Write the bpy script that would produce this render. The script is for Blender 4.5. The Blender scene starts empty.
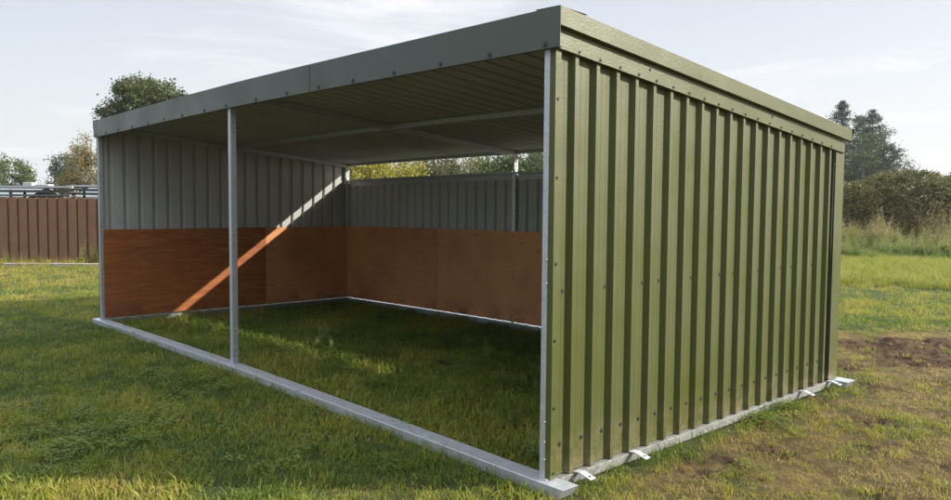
import bpy, math, random
import numpy as np
random.seed(7); RNG = np.random.default_rng(7)
S = bpy.context.scene; COL = S.collection; R = math.radians

# ------------------------------------------------------------------ camera
CAM = np.array([2.9088, -3.3114, 1.7313])
FWD = np.array([-0.7322691, 0.67858902, -0.05743607])
RIGHT = np.array([0.67936755, 0.73375811, 0.00766646])
UP = np.cross(RIGHT, FWD)
FPX = 759.5
def ray(u, v): return FWD + RIGHT*(u-475.5)/FPX - UP*(v-250)/FPX
def at(u, v, D): return CAM + ray(u, v)*D
def ground_at(u, D, z=0.0):
    p = CAM + ray(u, 205)*D
    return (p[0], p[1], z)
cd = bpy.data.cameras.new('camera'); cam = bpy.data.objects.new('camera', cd); COL.objects.link(cam)
cd.sensor_width = 36; cd.lens = FPX/951*36; cd.clip_start = .05; cd.clip_end = 6000
from mathutils import Matrix, Vector
M4 = Matrix.Identity(4)
for i in range(3):
    M4[i][0] = RIGHT[i]; M4[i][1] = UP[i]; M4[i][2] = -FWD[i]; M4[i][3] = CAM[i]
cam.matrix_world = M4; S.camera = cam

# ------------------------------------------------------------------ materials
def mat(name, rough=.6, metal=0., spec=.5):
    m = bpy.data.materials.new(name); m.use_nodes = True
    nt = m.node_tree; b = nt.nodes['Principled BSDF']
    b.inputs['Roughness'].default_value = rough; b.inputs['Metallic'].default_value = metal
    b.inputs['Specular IOR Level'].default_value = spec
    return m, nt, b
def N(nt, t, **kw):
    n = nt.nodes.new(t)
    for k, v in kw.items():
        if k in n.inputs: n.inputs[k].default_value = v
        else: setattr(n, k, v)
    return n
def coords(nt, scale=(1,1,1), space='Object'):
    tc = N(nt, 'ShaderNodeTexCoord'); mp = N(nt, 'ShaderNodeMapping'); mp.inputs['Scale'].default_value = scale
    nt.links.new(tc.outputs[space], mp.inputs[0]); return mp.outputs[0]
def noise(nt, vec, scale, detail=4, rough=.55, dist=0.):
    n = N(nt, 'ShaderNodeTexNoise'); n.inputs['Scale'].default_value = scale; n.inputs['Detail'].default_value = detail
    n.inputs['Roughness'].default_value = rough; n.inputs['Distortion'].default_value = dist
    if vec is not None: nt.links.new(vec, n.inputs['Vector'])
    return n.outputs['Fac']
def ramp(nt, fac, stops):
    r = N(nt, 'ShaderNodeValToRGB'); cr = r.color_ramp
    while len(cr.elements) < len(stops): cr.elements.new(.5)
    for e, (p, c) in zip(cr.elements, stops):
        e.position = p; e.color = (*c, 1) if len(c) == 3 else c
    nt.links.new(fac, r.inputs[0]); return r.outputs[0]
def mix(nt, fac, a, b, mode='MIX'):
    m = N(nt, 'ShaderNodeMix', data_type='RGBA', blend_type=mode)
    for s, v in ((m.inputs[0], fac), (m.inputs[6], a), (m.inputs[7], b)):
        if isinstance(v, (int, float)): s.default_value = v
        elif isinstance(v, tuple): s.default_value = (*v, 1)
        else: nt.links.new(v, s)
    return m.outputs[2]
def bump(nt, b, h, strength, dist=.01):
    n = N(nt, 'ShaderNodeBump'); n.inputs['Strength'].default_value = strength; n.inputs['Distance'].default_value = dist
    nt.links.new(h, n.inputs['Height']); nt.links.new(n.outputs[0], b.inputs['Normal']); return n
def rng(nt, fac, lo, hi, flo=0., fhi=1.):
    n = N(nt, 'ShaderNodeMapRange'); n.inputs['From Min'].default_value = flo; n.inputs['From Max'].default_value = fhi
    n.inputs['To Min'].default_value = lo; n.inputs['To Max'].default_value = hi
    nt.links.new(fac, n.inputs[0]); return n.outputs[0]

def paint(name, col, dirt, rough=.42, leather=True):
    m, nt, b = mat(name, rough, 0, .42); v = coords(nt)
    big = noise(nt, v, 1.7, 5, .6); sp = noise(nt, v, 55, 3, .7)
    c = mix(nt, rng(nt, big, 0, .5, .42, .75), col, dirt)
    streak = noise(nt, coords(nt, (22, 22, .7)), 1.0, 3, .6)
    c = mix(nt, rng(nt, streak, 0, .03, .5, .8), c, tuple(min(1, x*1.35+.02) for x in dirt))
    tc = N(nt, 'ShaderNodeTexCoord'); sep = N(nt, 'ShaderNodeSeparateXYZ'); nt.links.new(tc.outputs['Object'], sep.inputs[0])
    low = rng(nt, sep.outputs['Z'], 1, 0, .1, .42)
    sm = noise(nt, v, 9, 4, .7)
    mu = N(nt, 'ShaderNodeMath', operation='MULTIPLY'); nt.links.new(low, mu.inputs[0]); nt.links.new(rng(nt, sm, 0, .95, .40, .75), mu.inputs[1])
    c = mix(nt, mu.outputs[0], c, (.2, .15, .09))
    nt.links.new(c, b.inputs['Base Color'])
    nt.links.new(rng(nt, big, rough-.08, rough+.16, .3, .7), b.inputs['Roughness'])
    g = noise(nt, v, 190, 2, .6)
    a = N(nt, 'ShaderNodeMath', operation='ADD'); nt.links.new(g, a.inputs[0])
    wv = N(nt, 'ShaderNodeMath', operation='MULTIPLY_ADD'); nt.links.new(noise(nt, v, 2.6, 2, .4), wv.inputs[0]); wv.inputs[1].default_value = 5.; nt.links.new(sp, wv.inputs[2]); nt.links.new(wv.outputs[0], a.inputs[1])
    bump(nt, b, a.outputs[0], .75 if leather else .12, .002)
    return m
GREEN = paint('olive_plastisol', (.052, .062, .008), (.045, .051, .012), .45)
TRIM = paint('olive_trim', (.055, .065, .010), (.048, .054, .014), .38)
FASCIA = paint('shade_grey_fascia', (.052, .062, .050), (.046, .055, .043), .36, False)  # olive paint with the bluish grey of front-side shade put into its colour
INNER = paint('grey_reverse_coat', (.37, .37, .355), (.30, .30, .285), .5, False)
def galv(name, base, hi, rough):
    m, nt, b = mat(name, rough, .55, .5); v = coords(nt)
    vo = N(nt, 'ShaderNodeTexVoronoi'); vo.inputs['Scale'].default_value = 70; nt.links.new(v, vo.inputs['Vector'])
    sep = N(nt, 'ShaderNodeSeparateColor'); nt.links.new(vo.outputs['Color'], sep.inputs[0])
    c = mix(nt, sep.outputs[0], base, hi)
    c = mix(nt, rng(nt, noise(nt, v, 6, 5, .65), 0, .5, .5, .8), c, tuple(x*.72 for x in base))
    c = mix(nt, rng(nt, noise(nt, v, 23, 4, .7), 0, .6, .62, .8), c, (.75, .77, .78))
    nt.links.new(c, b.inputs['Base Color'])
    nt.links.new(rng(nt, noise(nt, v, 14, 3), rough-.1, rough+.15, .3, .7), b.inputs['Roughness'])
    bump(nt, b, noise(nt, v, 40, 3), .12, .003)
    return m
GALV = galv('galvanised_steel', (.39, .41, .44), (.46, .49, .52), .44)
GALVB = galv('galvanised_sunlit', (.52, .54, .56), (.66, .68, .70), .45)  # lighter galv for the rear posts, their sunlit look put into the base colour
GALVD = galv('galvanised_dirty', (.17, .175, .16), (.27, .28, .26), .6)
def wood(light=False):
    m, nt, b = mat('pale_hardwood_ply_%d' % int(light*100) if light else 'red_hardwood_ply', .55, 0, .35)
    g1 = noise(nt, coords(nt, (.9, .9, 9)), 2.2, 8, .62, 1.2); g2 = noise(nt, coords(nt, (4, 4, 70)), 2, 4, .65)
    v0 = coords(nt); big = noise(nt, v0, 1.1, 3)
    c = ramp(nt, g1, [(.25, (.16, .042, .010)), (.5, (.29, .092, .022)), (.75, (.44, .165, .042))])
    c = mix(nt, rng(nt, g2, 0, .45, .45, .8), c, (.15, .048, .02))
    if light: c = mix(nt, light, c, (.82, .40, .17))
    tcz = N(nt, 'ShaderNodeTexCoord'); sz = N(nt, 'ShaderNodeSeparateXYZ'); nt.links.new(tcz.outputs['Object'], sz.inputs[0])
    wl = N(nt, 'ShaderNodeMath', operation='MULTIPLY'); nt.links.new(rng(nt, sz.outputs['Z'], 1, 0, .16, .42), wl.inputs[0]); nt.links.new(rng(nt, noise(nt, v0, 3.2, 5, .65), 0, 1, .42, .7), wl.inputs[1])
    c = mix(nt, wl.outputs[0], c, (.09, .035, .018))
    c = mix(nt, rng(nt, big, 0, .55, .45, .75), c, (.20, .075, .035))
    k = noise(nt, coords(nt, (1, 1, 3)), 6, 3, .5)
    c = mix(nt, rng(nt, k, 0, .7, .70, .76), c, (.08, .035, .02))
    nt.links.new(c, b.inputs['Base Color']); bump(nt, b, g2, .2, .002); return m
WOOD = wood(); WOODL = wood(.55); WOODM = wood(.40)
def simple(name, a, bcol, rough=.6, scale=5, metal=0, bs=.15, detail=4):
    m, nt, b = mat(name, rough, metal); v = coords(nt)
    f = noise(nt, v, scale, detail, .6)
    nt.links.new(mix(nt, rng(nt, f, 0, 1, .35, .65), a, bcol), b.inputs['Base Color'])
    bump(nt, b, noise(nt, v, scale*6, 3), bs, .01); return m
SCREW = simple('screw_dark', (.015, .016, .014), (.03, .03, .026), .5, 60)
FENCE = simple('brown_sheet', (.150, .074, .040), (.185, .094, .052), .5, 2.5, 0, .05)
CONC = simple('pale_concrete', (.30, .285, .25), (.20, .19, .15), .85, 7, 0, .3)
BARK = simple('bark', (.09, .07, .05), (.16, .13, .10), .9, 8, 0, .6)
PALE = simple('pale_sheet', (.50, .52, .52), (.36, .38, .39), .5, 3)
BLUEG = simple('blue_grey_sheet', (.17, .20, .21), (.13, .15, .16), .5, 3)
DARK = simple('dark_timber', (.07, .06, .055), (.12, .10, .09), .8, 8)
HOLE = simple('hole_dark', (.015, .015, .015), (.02, .02, .02), .8, 8)

def leafmat(name, stops, trans=.35, rough=.55):
    m, nt, b = mat(name, rough, 0, .3)
    at_ = N(nt, 'ShaderNodeAttribute'); at_.attribute_name = 'tint'
    c = ramp(nt, at_.outputs['Fac'], stops)
    geo = N(nt, 'ShaderNodeNewGeometry')
    f = noise(nt, geo.outputs['Position'], .6, 3)
    c = mix(nt, rng(nt, f, 0, .35, .35, .7), c, stops[-1][1])
    nt.links.new(c, b.inputs['Base Color'])
    tr = N(nt, 'ShaderNodeBsdfTranslucent'); ms = N(nt, 'ShaderNodeMixShader'); ms.inputs[0].default_value = trans
    nt.links.new(c, tr.inputs['Color']); out = nt.nodes['Material Output']
    nt.links.new(b.outputs[0], ms.inputs[1]); nt.links.new(tr.outputs[0], ms.inputs[2]); nt.links.new(ms.outputs[0], out.inputs['Surface'])
    return m

# ------------------------------------------------------------------ objects helpers
def tag(o, label=None, cat=None, group=None, kind=None):
    for k, v in (('label', label), ('category', cat), ('group', group), ('kind', kind)):
        if v: o[k] = v
    return o
def empty(name, loc=(0, 0, 0), rz=0):
    o = bpy.data.objects.new(name, None); COL.objects.link(o); o.location = loc; o.rotation_euler[2] = rz
    o.empty_display_size = .2; return o
WS = 8.3195
def bend(v):
    v[:, 2] += .0324*np.clip(1-np.abs((v[:, 0]+WS/2)/(WS/2))**1.5, 0, 1)
    return v
class MB:
    def __init__(s): s.v = []; s.f = []; s.n = 0
    def add(s, v, f):
        s.v.append(np.array(v, float)); s.f += [tuple(i+s.n for i in q) for q in f]; s.n += len(v); return s
    def box(s, x0, x1, y0, y1, z0, z1, nx=1):
        if nx == 1 and abs(x1-x0) > 1: nx = 14
        xs = np.linspace(x0, x1, nx+1); v = []
        for x in xs: v += [(x, y0, z0), (x, y1, z0), (x, y1, z1), (x, y0, z1)]
        f = [(0, 3, 2, 1), tuple(4*nx+i for i in (0, 1, 2, 3))]
        for i in range(nx):
            for j in range(4):
                a = 4*i+j; b = 4*i+(j+1) % 4; f.append((a, b, b+4, a+4))
        return s.add(v, f)
    def prism(s, poly, axis, a, b, n=1):   # poly of 2D pts, extruded along axis
        k = len(poly); v = []
        for i in range(n+1):
            t = a+(b-a)*i/n
            for p in poly:
                q = list(p); q.insert(axis, t); v.append(q)
        f = [tuple(range(k))[::-1], tuple(n*k+i for i in range(k))]
        for i in range(n):
            for j in range(k):
                f.append((i*k+j, i*k+(j+1) % k, (i+1)*k+(j+1) % k, (i+1)*k+j))
        return s.add(v, f)
    def tube(s, p, q, r0, r1, seg=8, cap=True):
        p = np.array(p, float); q = np.array(q, float); d = q-p; L = np.linalg.norm(d); d /= L
        a = np.cross(d, (0, 0, 1) if abs(d[2]) < .9 else (1, 0, 0)); a /= np.linalg.norm(a); b = np.cross(d, a)
        v = [c+r*(a*math.cos(2*math.pi*i/seg)+b*math.sin(2*math.pi*i/seg)) for c, r in ((p, r0), (q, r1)) for i in range(seg)]
        f = [(i, (i+1) % seg, seg+(i+1) % seg, seg+i) for i in range(seg)]
        if cap: f += [tuple(range(seg))[::-1], tuple(range(seg, 2*seg))]
        return s.add(v, f)
    def build(s, name, m, parent=None, b=False, bevel=0, smooth=False, at=None):
        v = np.concatenate(s.v)
        if b: v = bend(v)
        me = bpy.data.meshes.new(name); me.from_pydata(v.tolist(), [], s.f); me.update()
        for mm in (m if isinstance(m, (list, tuple)) else [m]): me.materials.append(mm)
        import bmesh
        bm = bmesh.new(); bm.from_mesh(me); bmesh.ops.recalc_face_normals(bm, faces=bm.faces); bm.to_mesh(me); bm.free()
        o = bpy.data.objects.new(name, me); COL.objects.link(o)
        if parent: o.parent = parent
        if bevel:
            md = o.modifiers.new('Bevel', 'BEVEL'); md.width = bevel; md.segments = 2; md.limit_method = 'ANGLE'
        if smooth: me.polygons.foreach_set('use_smooth', [True]*len(me.polygons))
        return o
def sheet(name, parent, pts3, ext, mats, thick=.0012, n=1, b=True):
    """profiled sheet: polyline of 3D points swept by a list of end points (same length)"""
    a = np.array(pts3, float); e = np.array(ext, float); k = len(a); rows = []
    for i in range(n+1): rows.append(a+(e-a)*i/n)
    v = np.concatenate(rows)
    if b: v = bend(v)
    f = [(i*k+j, i*k+j+1, (i+1)*k+j+1, (i+1)*k+j) for i in range(n) for j in range(k-1)]
    me = bpy.data.meshes.new(name); me.from_pydata(v.tolist(), [], f); me.update()
    for m in mats: me.materials.append(m)
    o = bpy.data.objects.new(name, me); COL.objects.link(o); o.parent = parent
    md = o.modifiers.new('Solidify', 'SOLIDIFY'); md.thickness = thick; md.offset = 0; md.material_offset = 1; md.material_offset_rim = 0
    return o

# ------------------------------------------------------------------ ground
def vnoise(x, y, seed=0):
    xi = np.floor(x).astype(np.int64); yi = np.floor(y).astype(np.int64); fx = x-xi; fy = y-yi
    fx = fx*fx*(3-2*fx); fy = fy*fy*(3-2*fy)
    def h(a, b):
        n = (a*374761393+b*668265263+seed*974634777) & 0x7fffffff
        n = ((n ^ (n >> 13))*1274126177) & 0x7fffffff
        return ((n ^ (n >> 16)) & 0xffff)/65535.
    return (h(xi, yi)*(1-fx)+h(xi+1, yi)*fx)*(1-fy)+(h(xi, yi+1)*(1-fx)+h(xi+1, yi+1)*fx)*fy
def fbm(x, y, s, seed=0, o=4):
    r = 0; a = .5; t = 0
    for i in range(o): r = r+a*vnoise(x*s*2**i+i*7.3, y*s*2**i-i*3.1, seed+i); t += a; a *= .5
    return r/t
def sst(a, lo, hi):
    t = np.clip((a-lo)/(hi-lo), 0, 1); return t*t*(3-2*t)
def ab(x, y):   # coordinates along / across the muddy track
    dx = x+.17; dy = y-6.5
    return .68*dx+.73*dy, -.73*dx+.68*dy
def mud(x, y):
    a, b = ab(x, y); w = fbm(x, y, 1.6, 5)
    return sst(a+(w-.5)*1.6, -1.0, .1)*sst(.80+(w-.5)*1.9-np.abs(b-.12), 0, .35)*sst(30-a, 0, 5)
def inside(x, y): return (x > -8.3) & (x < -.02) & (y > 0) & (y < 4.1)
def wear(x, y):
    n = fbm(x, y, .9, 11)-.5; n2 = fbm(x, y, 3.1, 17)-.5
    right = sst(x+.55*y*.0+n*.9, -.35, .3)
    a, b = ab(x, y)
    far = 1-sst(b+n*2.2, 1.1, 2.4)
    right = np.maximum(sst(x+n*.8, -.15, .25), sst(y-4.2+n, 0, .8)*sst(x+3.2, 0, 2))
    near = sst(y+1.2+(x*.1)+n*1.2, -.2, .4)   # worn side of the shelter, nearer grass left of the corner greener
    nearleft = sst(x+1.2+n, 0, 1.0)*sst(-y-.25, 0, .5)*.45
    w = np.maximum(right*far, nearleft)
    return np.clip(w*(.72+n2*1.1+n*.5), 0, 1)
G0 = .062
def height(x, y):
    d = np.maximum(np.abs(x+4.16)-4.16, 0)+np.maximum(np.abs(y-2)-2.1, 0)
    h = G0+.030*np.clip(1-np.abs((x+4.16)/4.16)**1.5, 0, 1)*np.exp(-d*1.2)
    amp = np.exp(-d*2)
    h = h+(fbm(x, y, 1.1, 3)-.5)*.05*(1-amp*.85)-.004
    h = h+(fbm(x, y, .12, 9)-.5)*.35*sst(d, 3, 25)
    w = wear(x, y); h = h-w*.008+w*(fbm(x, y, 6, 21)-.5)*.045*sst(d, .05, .5)
    m = mud(x, y); a, b = ab(x, y)
    rut = np.sin(b*17+(fbm(x, y, .8, 33)-.5)*6)*.06*(.4+fbm(x,y,1.3,35))+(fbm(x, y, 9, 41, 5)-.5)*.13+(fbm(a*1.2, b*6, 3, 44)-.5)*.10
    h = h+m*(rut*.62+(fbm(x, y, 22, 47, 3)-.5)*.05-.03)
    for (cx, cy, r) in CLODS: 
        q = np.exp(-((x-cx)**2+(y-cy)**2)/(r*r)); h = h+q*((fbm(x, y, 19, 61)-.58)*.08)
    return h
CLODS = [(.55, 1.75, .22), (.34, .98, .15), (1.05, 2.35, .18), (.10, 2.3, .16), (.75, 3.0, .2), (1.35, 1.45, .16), (.1, 3.35, .16), (.38, 1.3, .12), (.2, 4.3, .3), (1.2, 3.6, .25), (.8, 5.0, .35), (-.3, 5.0, .3), (1.5, 2.3, .14)]
def clod(x, y):
    r = 0*x
    for (cx, cy, q) in CLODS: r = np.maximum(r, np.exp(-((x-cx)**2+(y-cy)**2)/(q*q)*.8))
    return r*sst(fbm(x, y, 7, 63), .36, .52)
def build_ground():
    yaw = math.atan2(FWD[1], FWD[0])
    rs = np.concatenate([[.05], np.exp(np.linspace(math.log(1.2), math.log(45), 760)), np.exp(np.linspace(math.log(48), math.log(2500), 40))])
    an = np.concatenate([np.linspace(-48, 48, 640), np.linspace(49, 311, 90)])
    th = yaw+np.radians(an); nr, na = len(rs), len(an)
    X = CAM[0]+np.outer(rs, np.cos(th)); Y = CAM[1]+np.outer(rs, np.sin(th)); Z = height(X, Y)
    far = rs > 60; Z[far] = G0
    v = np.stack([X, Y, Z], -1).reshape(-1, 3)
    i = np.arange(nr-1)[:, None]*na; j = np.arange(na); j2 = (j+1) % na
    f = np.stack([i+j, i+na+j, i+na+j2, i+j2], -1).reshape(-1, 4)
    me = bpy.data.meshes.new('ground'); me.vertices.add(len(v)); me.vertices.foreach_set('co', v.ravel())
    me.loops.add(f.size); me.loops.foreach_set('vertex_index', f.ravel()); me.polygons.add(len(f))
    me.polygons.foreach_set('loop_start', np.arange(len(f))*4)
    me.update(calc_edges=True)
    me.polygons.foreach_set('use_smooth', np.ones(len(f), bool))
    for nm, arr in (('wear', wear(X, Y)), ('mud', np.maximum(mud(X, Y), clod(X, Y)))):
        a = me.attributes.new(nm, 'FLOAT', 'POINT'); a.data.foreach_set('value', arr.ravel().astype(np.float32))
    m, nt, b = mat('lawn_soil', .95, 0, .15)
    geo = N(nt, 'ShaderNodeNewGeometry'); P = geo.outputs['Position']
    c = ramp(nt, noise(nt, P, 3.5, 6, .65), [(.3, (.035, .050, .016)), (.55, (.06, .08, .024)), (.75, (.11, .10, .04))])
    w = ramp(nt, noise(nt, P, 9, 6, .7), [(.3, (.075, .05, .022)), (.5, (.17, .115, .045)), (.72, (.27, .20, .09))])
    mu = ramp(nt, noise(nt, P, 7, 6, .7), [(.35, (.030, .018, .010)), (.5, (.085, .052, .028)), (.72, (.19, .125, .07))])
    A = N(nt, 'ShaderNodeAttribute'); A.attribute_name = 'wear'; B = N(nt, 'ShaderNodeAttribute'); B.attribute_name = 'mud'
    c = mix(nt, A.outputs['Fac'], c, w); c = mix(nt, B.outputs['Fac'], c, mu)
    nt.links.new(c, b.inputs['Base Color'])
    hn = N(nt, 'ShaderNodeMath', operation='ADD'); nt.links.new(noise(nt, P, 38, 5, .7), hn.inputs[0]); nt.links.new(noise(nt, P, 160, 3, .7), hn.inputs[1])
    bump(nt, b, hn.outputs[0], 1.0, .03)
    me.materials.append(m)
    o = bpy.data.objects.new('ground', me); COL.objects.link(o); tag(o, kind='structure'); return o
build_ground()

# ------------------------------------------------------------------ field shelter
sh = empty('field_shelter'); tag(sh, 'olive green corrugated steel field shelter with open front and plywood kickboards standing on grass', 'field shelter')
XL = -8.345; D = 4.085; P = .2; DEP = .032
def profile(a0, a1, first, E=.032):
    """list of (t, depth) : depth 0 = crown (outer), -DEP = pan"""
    pts = []; k = math.floor((a0-first)/P)-1; c = first+k*P
    raw = []
    while c < a1+P:
        raw += [(c-E, 1), (c-.015, 0), (c+.015, 0), (c+E, 1), (c+.068, 1), (c+.072, .965), (c+.076, .965), (c+.080, 1), (c+.120, 1), (c+.124, .965), (c+.128, .965), (c+.132, 1)]
        c += P
    raw = [r for r in raw if a0 < r[0] < a1]
    def dep(t):
        q = (t-first) % P; q = min(q, P-q); return 0 if q < .015 else (q-.015)/.017 if q < .032 else 1
    return [(a0, dep(a0))]+raw+[(a1, dep(a1))]
ZB = .128
ztop = lambda y: 2.815-.0943*y
# side walls (right outer face at x=0, left at XL)
pr = profile(.045, 3.93, .186)
rw = sheet('side_wall', sh, [(-DEP*d, y, ZB) for y, d in pr], [(-DEP*d, y, ztop(y)-.07) for y, d in pr], [GREEN, INNER])
pl = profile(.03, 3.99, .16)
lw = sheet('side_wall', sh, [(XL+DEP*d, y, ZB) for y, d in pl][::-1], [(XL+DEP*d, y, ztop(y)-.02) for y, d in pl][::-1], [GREEN, INNER])
px_ = profile(XL+.03, -.03, -4.03)
bw = sheet('rear_wall', sh, [(x, 4.086-DEP*d, ZB) for x, d in px_][::-1], [(x, 4.086-DEP*d, 2.135) for x, d in px_][::-1], [GREEN, INNER])
xr_ = profile(XL+.01, .0, -4.03+.1, .020)
roof = sheet('roof', sh, [(x, -.01, ztop(-.01)+.034-DEP*d) for x, d in xr_], [(x, 4.17, ztop(4.17)+.034-DEP*d) for x, d in xr_], [GREEN, INNER])
def screw(p, ax, parent, r=.0085):
    m = MB(); d = [0, 0, 0]; d[ax[0]] = ax[1]; d = np.array(d); p = np.array(p, float); p = bend(p[None].copy())[0]
    m.tube(p-d*.002, p+d*.003, r*1.8, r*1.8, 10).tube(p+d*.003, p+d*.008, r*.8, r*.7, 6)
    return m.build('screw', SCREW, parent)
for k in range(19):
    screw((-DEP, .112+.2*k+(0.006*math.sin(k*7)), .312+.001*k), (0, 1), rw)
for y in (.12, .53, .93, 1.12, 1.53, 1.93, 2.14, 2.53, 2.93, 3.13, 3.53):
    screw((-DEP, y, 1.233), (0, 1), rw)
# corner flashings: L-shaped, on all four corners
m = MB()
m.prism([(-.044, -.002), (0.0, -.002), (0.0, .046), (-.0015, .046), (-.0015, -.0005), (-.044, -.0005)], 2, .125, 2.70)
cf = m.build('corner_flashing', GREEN, sh, b=True)
for z in (.16, .55, .95, 1.4, 1.9, 2.35): screw((0, .022, z), (0, 1), cf, .006)
MB().prism([(0.002, 3.902), (.002, D+.004), (-.06, D+.004), (-.06, D+.0025), (.0005, D+.0025), (.0005, 3.902)], 2, .125, 2.36).build('corner_flashing', GREEN, sh, b=True)
MB().prism([(XL-.002, 3.93), (XL-.002, D+.004), (XL+.06, D+.004), (XL+.06, D+.0025), (XL-.0005, D+.0025), (XL-.0005, 3.93)], 2, .125, 2.36).build('corner_flashing', GREEN, sh, b=True)
MB().prism([(XL+.012, -.002), (XL, -.002), (XL, .046), (XL+.0015, .046), (XL+.0015, -.0005), (XL+.012, -.0005)], 2, .125, 2.70).build('corner_flashing', GREEN, sh, b=True)
# front fascia in three lengths, each with top and bottom returns
def fascia(x0, x1, dy=0):
    m = MB(); n = 6; y = -.030-dy
    poly = [(y, 2.633), (y, 2.858), (.21, 2.848), (.21, 2.8465), (y+.0018, 2.856), (y+.0018, 2.6348), (y+.028, 2.6348), (y+.028, 2.633)]
    m.prism(poly, 0, x0, x1, n)
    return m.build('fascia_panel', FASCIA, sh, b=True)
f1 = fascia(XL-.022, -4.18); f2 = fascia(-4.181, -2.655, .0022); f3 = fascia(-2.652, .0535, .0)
for x in (-8.26, -7.84, -7.36, -6.85, -6.31, -5.81, -5.3, -4.73, -4.22): screw((x, -.0302, 2.657), (1, -1), f1, .011)
for x in (-3.6, -3.03): screw((x, -.0324, 2.657), (1, -1), f2, .011)
for x in (-2.52, -2.02, -1.5, -.99, -.52, -.06): screw((x, -.0302, 2.657), (1, -1), f3, .011)

# barge trims down both sides
def barge(sgn, x0, nm_y=4.115):
    def X(v): return x0+sgn*v
    s = .0943; m = MB()
    def pl(pts, y0, y1):
        k = len(pts); v = [(X(a), y0, z-s*y0) for a, z in pts]+[(X(a), y1, z-s*y1) for a, z in pts]
        f = [tuple(range(k)), tuple(range(k, 2*k))[::-1]]+[(i, (i+1) % k, k+(i+1) % k, k+i) for i in range(k)]
        m.add(v, f)
    pl([(-.14, 2.862), (.048, 2.857), (.052, 2.853), (.052, 2.755), (.036, 2.748), (.036, 2.746), (.054, 2.752), (.0545, 2.856), (.049, 2.8595), (-.14, 2.8645)][::1], -.026 if sgn > 0 else -.026, nm_y)
    o = m.build('barge_cap', TRIM, sh, b=True)
    m = MB()
    pl([(-.02, 2.80), (.016, 2.80), (.016, 2.637), (.003, 2.632), (.003, 2.630), (.018, 2.6345), (.018, 2.802), (-.02, 2.802)], -.026 if sgn>0 else .0, nm_y-.065)
    o2 = m.build('barge_trim', TRIM, sh, b=True)
    return o, o2
bc, bt = barge(1, 0.)
barge(-1, XL)
for k in range(19):
    y = .186+.198*k; screw((.0183, y, 2.652-.0943*y), (0, 1), bt, .0065)
for y in (.9, 2.6): screw((.0183, y, 2.71-.0943*y), (0, 1), bt, .006)
# rear eaves trim
MB().prism([(4.165, 2.436), (4.182, 2.436), (4.182, 2.478), (4.14, 2.482), (4.14, 2.480), (4.180, 2.476), (4.180, 2.438), (4.165, 2.438)], 0, XL-.02, .05, 14).build('eaves_trim', TRIM, sh, b=True)
# front posts (box section 56 x 60) with bolt holes
def post(x0, x1, y0, y1, z1, holes=True):
    zz = .121
    p = MB().box(x0, x1, y0, y1, zz, z1).build('post', GALV, sh, b=True, bevel=.003)
    if holes:
        for z in (.19, .25, .34, .44, 1.30, 1.40, 2.40, 2.5):
            q = bend(np.array([[x1+.0005, (y0+y1)/2, z]]))[0]; MB().tube(q-[.002, 0, 0], q+[.001, 0, 0], .0055, .0055, 8).build('bolt_hole', HOLE, p)
        for z in (.215, .285):
            q = bend(np.array([[x1, (y0+y1)/2+.01, z]]))[0]; MB().tube(q-[.002, 0, 0], q+[.009, 0, 0], .010, .009, 6).build('bolt', GALV, p)
    return p
post(XL+.014, XL+.066, 0.0, .055, 2.72)
post(-4.250, -4.196, 0.0, .062, 2.72)
pr_ = post(-.090, -.0455, .0, .055, 2.72, False)
for z in (.235, .34, .46, 1.28, 1.42):
    MB().tube((-.052, .002, z), (-.052, -.007, z), .008, .007, 6).build('bolt', GALV, pr_)
# rear posts stand in front of the rear sheets
def rpost(x0, x1, z1):
    p = MB().box(x0, x1, 3.998, 4.048, .121, z1).build('post', GALVB, sh, b=True, bevel=.003)
    return p
for x0 in (-8.312, -4.262, -.10):
    p = rpost(x0, x0+.05, 2.40)
    # pale joint plate with three holes in the open eaves gap
    a = MB().box(x0+.056, x0+.060, 3.975, 4.045, 2.195, 2.40)
    pl_ = a.build('joint_plate', PALE, p, b=True)
    for z in (2.235, 2.29, 2.345):
        q = bend(np.array([[x0+.06, 4.01, z]]))[0]; MB().tube(q-[.001, 0, 0], q+[.0015, 0, 0], .010, .010, 10).build('bolt_hole', HOLE, pl_)
# roof steelwork
def rafter(x0, x1, d, y0=.0, y1=3.99):
    m = MB(); v = []
    for y in (y0, y1):
        z = ztop(y); v += [(x0, y, z-d), (x1, y, z-d), (x1, y, z-.003), (x0, y, z-.003)]
    m.add(v, [(0, 1, 2, 3), (4, 7, 6, 5), (0, 4, 5, 1), (1, 5, 6, 2), (2, 6, 7, 3), (3, 7, 4, 0)])
    return m.build('rafter', GALV, sh, b=True)
rafter(-8.300, -8.245, .060); rafter(-4.250, -4.205, .072); rafter(-.09, -.04, .06)
def beam(nm, x0, x1, y0, y1, z0, z1): return MB().box(x0, x1, y0, y1, z0, z1, 8).build(nm, GALV, sh, b=True, bevel=.002)
beam('purlin', -8.243, -4.257, 1.93, 1.975, ztop(1.95)-.058, ztop(1.975)-.004)
beam('purlin', -4.198, -.092, 1.93, 1.975, ztop(1.95)-.058, ztop(1.975)-.004)
beam('eaves_beam', -8.32, -.02, 4.0, 4.05, 2.402, 2.432)
beam('eaves_beam', -8.32, -.092, .066, .11, ztop(.1)-.10, ztop(.11)-.004)
for x0, x1 in ((-8.255, -4.264), (-4.200, -.03)):
    MB().prism([(3.972, 2.137), (3.972, 2.163), (4.051, 2.163), (4.051, 2.06), (4.047, 2.06), (4.047, 2.137)], 0, x0, x1, 8).build('gap_rail', GALV, sh, b=True)
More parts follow.
